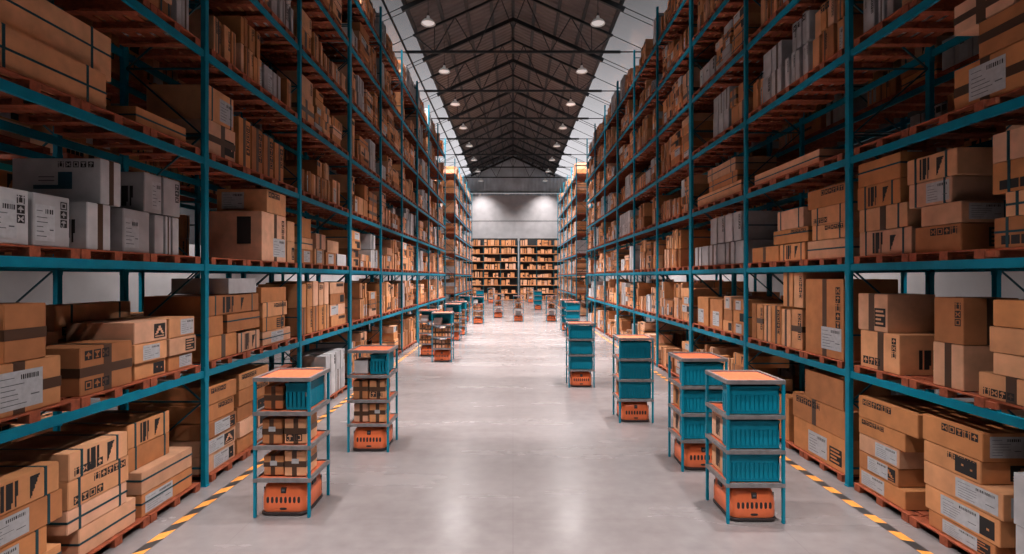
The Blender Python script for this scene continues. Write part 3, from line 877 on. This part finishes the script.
cart(2.23, 34.7, 'sparse', 'far ahead, right of centre')
cart(1.92, 47.1, 'wide', 'far ahead, well right of centre')
cart(-2.9, 59.5, 'sparse', 'last before end shelving, left')
cart(1.7, 60.5, 'sparse', 'last before end shelving, right')
cart(2.58, 6.27, 'crates', 'nearest on the right')
cart(2.58, 7.95, 'crates', 'second on the right')
cart(2.165, 10.6, 'crates', 'third on the right')
cart(1.495, 14.0, 'crates', 'fourth on the right')
cart(2.65, 26.0, 'crates', 'behind the fourth right one')
cart(2.66, 28.6, 'crates', 'sixth on the right, partly hidden')

# ------------------------------------------------------------------ the room
HW, YF, YN = 12.0, 72.3, -16.0
RIDGE, SL = EYE + 17.1, .453
def roof_z(x): return RIDGE - SL * abs(x)
def struct(b, name, **k): o = b.build(name, **k); o['kind'] = 'structure'; return o
b = MB(); b.face([(-HW, YN, 0), (HW, YN, 0), (HW, YF, 0), (-HW, YF, 0)], 'floor'); struct(b, 'floor')
for s, nm in ((-1, 'wall_left'), (1, 'wall_right')):
    b = MB(); x0, x1 = s * HW - (.2 if s < 0 else 0), s * HW + (.2 if s > 0 else 0)
    b.box((x0, YN, 0), (x1, YF, 4.2), 'sidewall'); b.box((x0, YN, 4.2), (x1, YF, roof_z(HW)), 'shadewall'); struct(b, nm)
b = MB(); zt = 14.3
b.box((-HW, YF, 0), (HW, YF + .2, zt), 'wall')

b.box((-HW, YF - .012, 10.72), (HW, YF - .001, 10.8), 'dark_steel')
b.box((-HW, YF - .06, zt), (HW, YF + .2, 14.6), 'cladding')
b.face([(-HW, YF - .05, 14.9), (HW, YF - .05, 14.9), (HW, YF - .05, roof_z(HW)), (0, YF - .05, RIDGE), (-HW, YF - .05, roof_z(HW))], 'cladding')
struct(b, 'wall_back')
b = MB(); b.face([(-HW, YN, 0), (HW, YN, 0), (HW, YN, roof_z(HW)), (0, YN, RIDGE), (-HW, YN, roof_z(HW))], 'sidewall'); struct(b, 'wall_front')
SX0, SX1 = 5.85, 8.6
for s in (-1, 1):
    b = MB()
    b.face([(0, YN, RIDGE), (s * SX0, YN, roof_z(SX0)), (s * SX0, YF, roof_z(SX0)), (0, YF, RIDGE)], 'roof')
    b.face([(0, YN, RIDGE + .15), (s * SX0, YN, roof_z(SX0) + .15), (s * SX0, YF, roof_z(SX0) + .15), (0, YF, RIDGE + .15)], 'roof')
    b.face([(s * SX1, YN, roof_z(SX1)), (s * HW, YN, roof_z(HW)), (s * HW, YF, roof_z(HW)), (s * SX1, YF, roof_z(SX1))], 'roof')
    b.face([(s * SX0, YN, roof_z(SX0)), (s * SX0, YN, roof_z(SX0) + .15), (s * SX0, YF, roof_z(SX0) + .15), (s * SX0, YF, roof_z(SX0))], 'roof')
    o = struct(b, 'ceiling')
    b = MB(); b.face([(s * SX0, YN, roof_z(SX0)), (s * SX1, YN, roof_z(SX1)), (s * SX1, YF, roof_z(SX1)), (s * SX0, YF, roof_z(SX0))], 'glass')
    struct(b, 'window_%d' % (1 if s < 0 else 2))

# ---- roof trusses every 6.4 m, plain rafters halfway between
CH = EYE + 13.2
SX0 = 5.85
TY = [30.5 + 6.4 * k for k in range(-5, 7)]
def make_truss():
    root = empty('roof_truss')
    b = MB()
    for s in (-1, 1):
        b.bar((0, 0, RIDGE - .30), (s * SX0, 0, roof_z(SX0) - .30), .10, .13, 'dark_steel')
        b.bar((s * SX0, 0, roof_z(SX0) - .29), (s * (HW - .1), 0, roof_z(HW - .1) - .29), .03, .035, 'dark_steel')
    b.build('top_chord', root)
    b = MB(); b.bar((-6.3, 0, CH), (6.3, 0, CH), .11, .14, 'dark_steel'); b.bar((-8.2, 0, CH), (8.2, 0, CH), .05, .06, 'dark_steel'); b.build('bottom_chord', root)
    b = MB(); T_ = lambda x: roof_z(x) - .32
    b.bar((0, 0, CH), (0, 0, T_(0)), .05, .05, 'dark_steel')
    for s in (-1, 1):
        for a, c in ((2.2, .75), (2.2, 3.4), (4.6, 3.4), (4.6, 5.8), (0, .75)):
            if a == 0: b.bar((0, 0, CH + 1.3), (s * .75, 0, T_(.75)), .045, .045, 'dark_steel'); continue
            b.bar((s * a, 0, CH), (s * c, 0, T_(c)), .05, .05, 'dark_steel')
        b.bar((s * 4.6, 0, CH), (s * 4.6, 0, T_(4.6)), .04, .04, 'dark_steel')
    b.build('web', root)
    return root
def make_rafter():
    b = MB()
    for s in (-1, 1):
        b.bar((0, 0, RIDGE - .42), (s * SX0, 0, roof_z(SX0) - .42), .17, .24, 'dark_steel')
        b.bar((s * SX0, 0, roof_z(SX0) - .29), (s * (HW - .1), 0, roof_z(HW - .1) - .29), .03, .035, 'dark_steel')
        b.bar((s * SX0, .5, roof_z(SX0) - .29), (s * (HW - .1), .5, roof_z(HW - .1) - .29), .025, .03, 'dark_steel')
    return b.mesh('rafter')
t0 = make_truss(); rm = make_rafter()
for n, y in enumerate(TY):
    t = t0 if n == 0 else dup(t0); t.location = (0, y, 0)
    tag(t, f"dark steel triangular roof truss spanning the aisle, {ORD[n + 1]} from the camera", 'roof truss', 'trusses under the gabled roof')
    if y + 3.2 < YF:
        o = bpy.data.objects.new('rafter', rm); C.objects.link(o); o.location = (0, y + 3.2, 0)
        tag(o, f"heavy dark gabled rafter beyond the {ORD[n + 1]} roof truss", 'rafter', 'rafters between the trusses')
for n, x in enumerate((0, 1.3, 2.7, 4.1, 5.7, 8.7)):
    for s in ((-1, 1) if x else (1,)):
        b = MB(); z = roof_z(x) - (.13 if x else .16); b.bar((s * x, YN + .1, z), (s * x, YF - .1, z), .20, .12, 'dark_steel')
        o = b.build('purlin'); tag(o, 'dark ridge beam running the length of the roof' if x == 0 else f"dark roof purlin running lengthwise, {ORD[n]} out from the ridge on the {'left' if s < 0 else 'right'}", 'purlin', 'purlins under the roof')
b = MB(); b.bar((-6.28, YN + .2, CH + .13), (-6.28, YF - .2, CH + .13), .09, .09, 'dark_steel')
tag(b.build('pipe'), 'thin dark pipe running along the truss chords by the left skylight', 'pipe')

# ---- pendant lamps
def make_lamp():
    root = empty('pendant_lamp')
    b = MB(); b.lathe([(.03, .42), (.07, .40), (.085, .30), (.12, .24), (.25, .17), (.34, .07), (.37, 0), (.355, .0), (.32, .06), (.23, .15), (.05, .2)], 24, 'lamp_shell'); b.build('shade', root, smooth=True)
    b = MB(); b.lathe([(.30, .05), (.30, .045)], 24, 'lamp_glow', cap=True); b.build('diffuser', root)
    b = MB(); b.bar((0, 0, .42), (0, 0, 2.0), .03, .03, 'dark_steel'); b.lathe([(.05, .55), (.05, .41)], 12, 'dark_steel'); b.build('rod', root)
    return root
lamp0 = make_lamp()
LZ = EYE + 12.95
first = True
def spot(x, y, z, e, ang=104, blend=1.0, r=.30, tx=0, ty=0):
    L = bpy.data.lights.new('lamp_light', 'SPOT'); L.energy = e; L.spot_size = math.radians(ang); L.spot_blend = blend
    L.shadow_soft_size = r; L.color = (1, .95, .93)
    o = bpy.data.objects.new('lamp_light', L); C.objects.link(o); o.location = (x, y, z - .03); o.rotation_euler = (math.radians(tx), math.radians(ty), 0)
    return o
E0 = 7600
for k in range(-6, 8):
    y = 26.6 + 6.24 * k + (.6 if k < -3 else 0)
    for s in (-1, 1):
        l = lamp0 if first else dup(lamp0); first = False
        x = s * 4.34
        l.location = (x, y, LZ)
        tag(l, f"white dome pendant lamp on a rod, {ORD[k + 7]} in the {'left' if s < 0 else 'right'} line", 'lamp', 'pendant lamps in two lines')
        if k <= -5: spot(x, y, LZ, E0 * .5, 44, .3, tx=27, ty=s * 8)     # unseen lamps behind the camera, spots tilted forward to light fronts
        elif k <= 1: spot(x, y, LZ, E0 * (.62 if k < -3 else .92 if k < -2 else 1.5 if k < -1 else 2.0), 44 if k < -2 else 46, .3, tx=5, ty=s * (16.5 if k < -2 else 17))          # spots tilted to the opposite rack, cones cut to keep upper shelves dark
        elif k == 2: spot(x, y, LZ, E0 * 1.2, 140, .7)
        elif k <= 5: spot(x, y, LZ, E0 * (.74 if k < 4 else .58), 138, .45)
        elif k == 6: spot(x, y, LZ, E0 * .26, 140, .4)
        else: spot(x, y, LZ, E0 * .42, 112, 1.0)
# unseen lamps added to brighten the side aisles behind the racks
for s in (-1, 1):
    for k in range(4):
        y = 7 + 11 * k; x = s * 9.9
        l = dup(lamp0, (x, y, 8.0)); tag(l, 'added white dome pendant lamp lighting the side aisle, unseen behind the racks', 'lamp', 'added side aisle lamps')
        spot(x, y, 8.0, 1700, 120, .8)

# ---- floor marking stripes
for s, X in ((-1, 4.04), (1, 4.46)):
    b = MB(); y = 2.0; k = 0; w = .062; sk = .12 if s < 0 else .04
    while y < 64:
        x0, x1 = s * X - w, s * X + w
        q = -s * sk
        b.face([(x0, y - q / 2, .003), (x1, y + q / 2, .003), (x1, y + .215 + q / 2, .003), (x0, y + .215 - q / 2, .003)], 'black_paint' if k % 2 else 'yellow')
        y += .215; k += 1
    o = b.build('floor_marking'); o['kind'] = 'structure'

# ------------------------------------------------------------------ world, camera, view
w = bpy.data.worlds.new('sky'); SC.world = w; w.use_nodes = True; nt = w.node_tree
bg = nt.nodes['Background']
tc = nt.nodes.new('ShaderNodeTexCoord'); sp = nt.nodes.new('ShaderNodeSeparateXYZ'); cr = nt.nodes.new('ShaderNodeValToRGB')
nt.links.new(tc.outputs['Generated'], sp.inputs[0]); nt.links.new(sp.outputs['Z'], cr.inputs['Fac']); nt.links.new(cr.outputs['Color'], bg.inputs['Color'])
e = cr.color_ramp.elements
e[0].position = 0; e[0].color = (.95, .92, .96, 1)
e[1].position = 1; e[1].color = (.10, .10, .105, 1)
for p, c in ((.2, .82), (.25, .68), (.32, .47), (.39, .27), (.46, .15)):
    q = e.new(p); q.color = (c, c * .97, c * .99, 1)
bg.inputs['Strength'].default_value = 1.15

cam = bpy.data.cameras.new('camera'); co = bpy.data.objects.new('camera', cam); C.objects.link(co)
co.location = (0, 0, EYE); co.rotation_euler = (PI / 2, 0, 0)
cam.sensor_width = 36; cam.lens = 36 * 520 / 1024; cam.shift_x = -1 / 1024; cam.clip_end = 300; cam.clip_start = .05
SC.camera = co
SC.view_settings.view_transform = 'Standard'; SC.view_settings.look = 'None'; SC.view_settings.gamma = 1; SC.view_settings.exposure = 0
try: SC.view_settings.use_curve_mapping = False
except Exception: pass
SC.cycles.use_denoising = True
SC.cycles.max_bounces = 6; SC.cycles.diffuse_bounces = 1; SC.cycles.transparent_max_bounces = 8
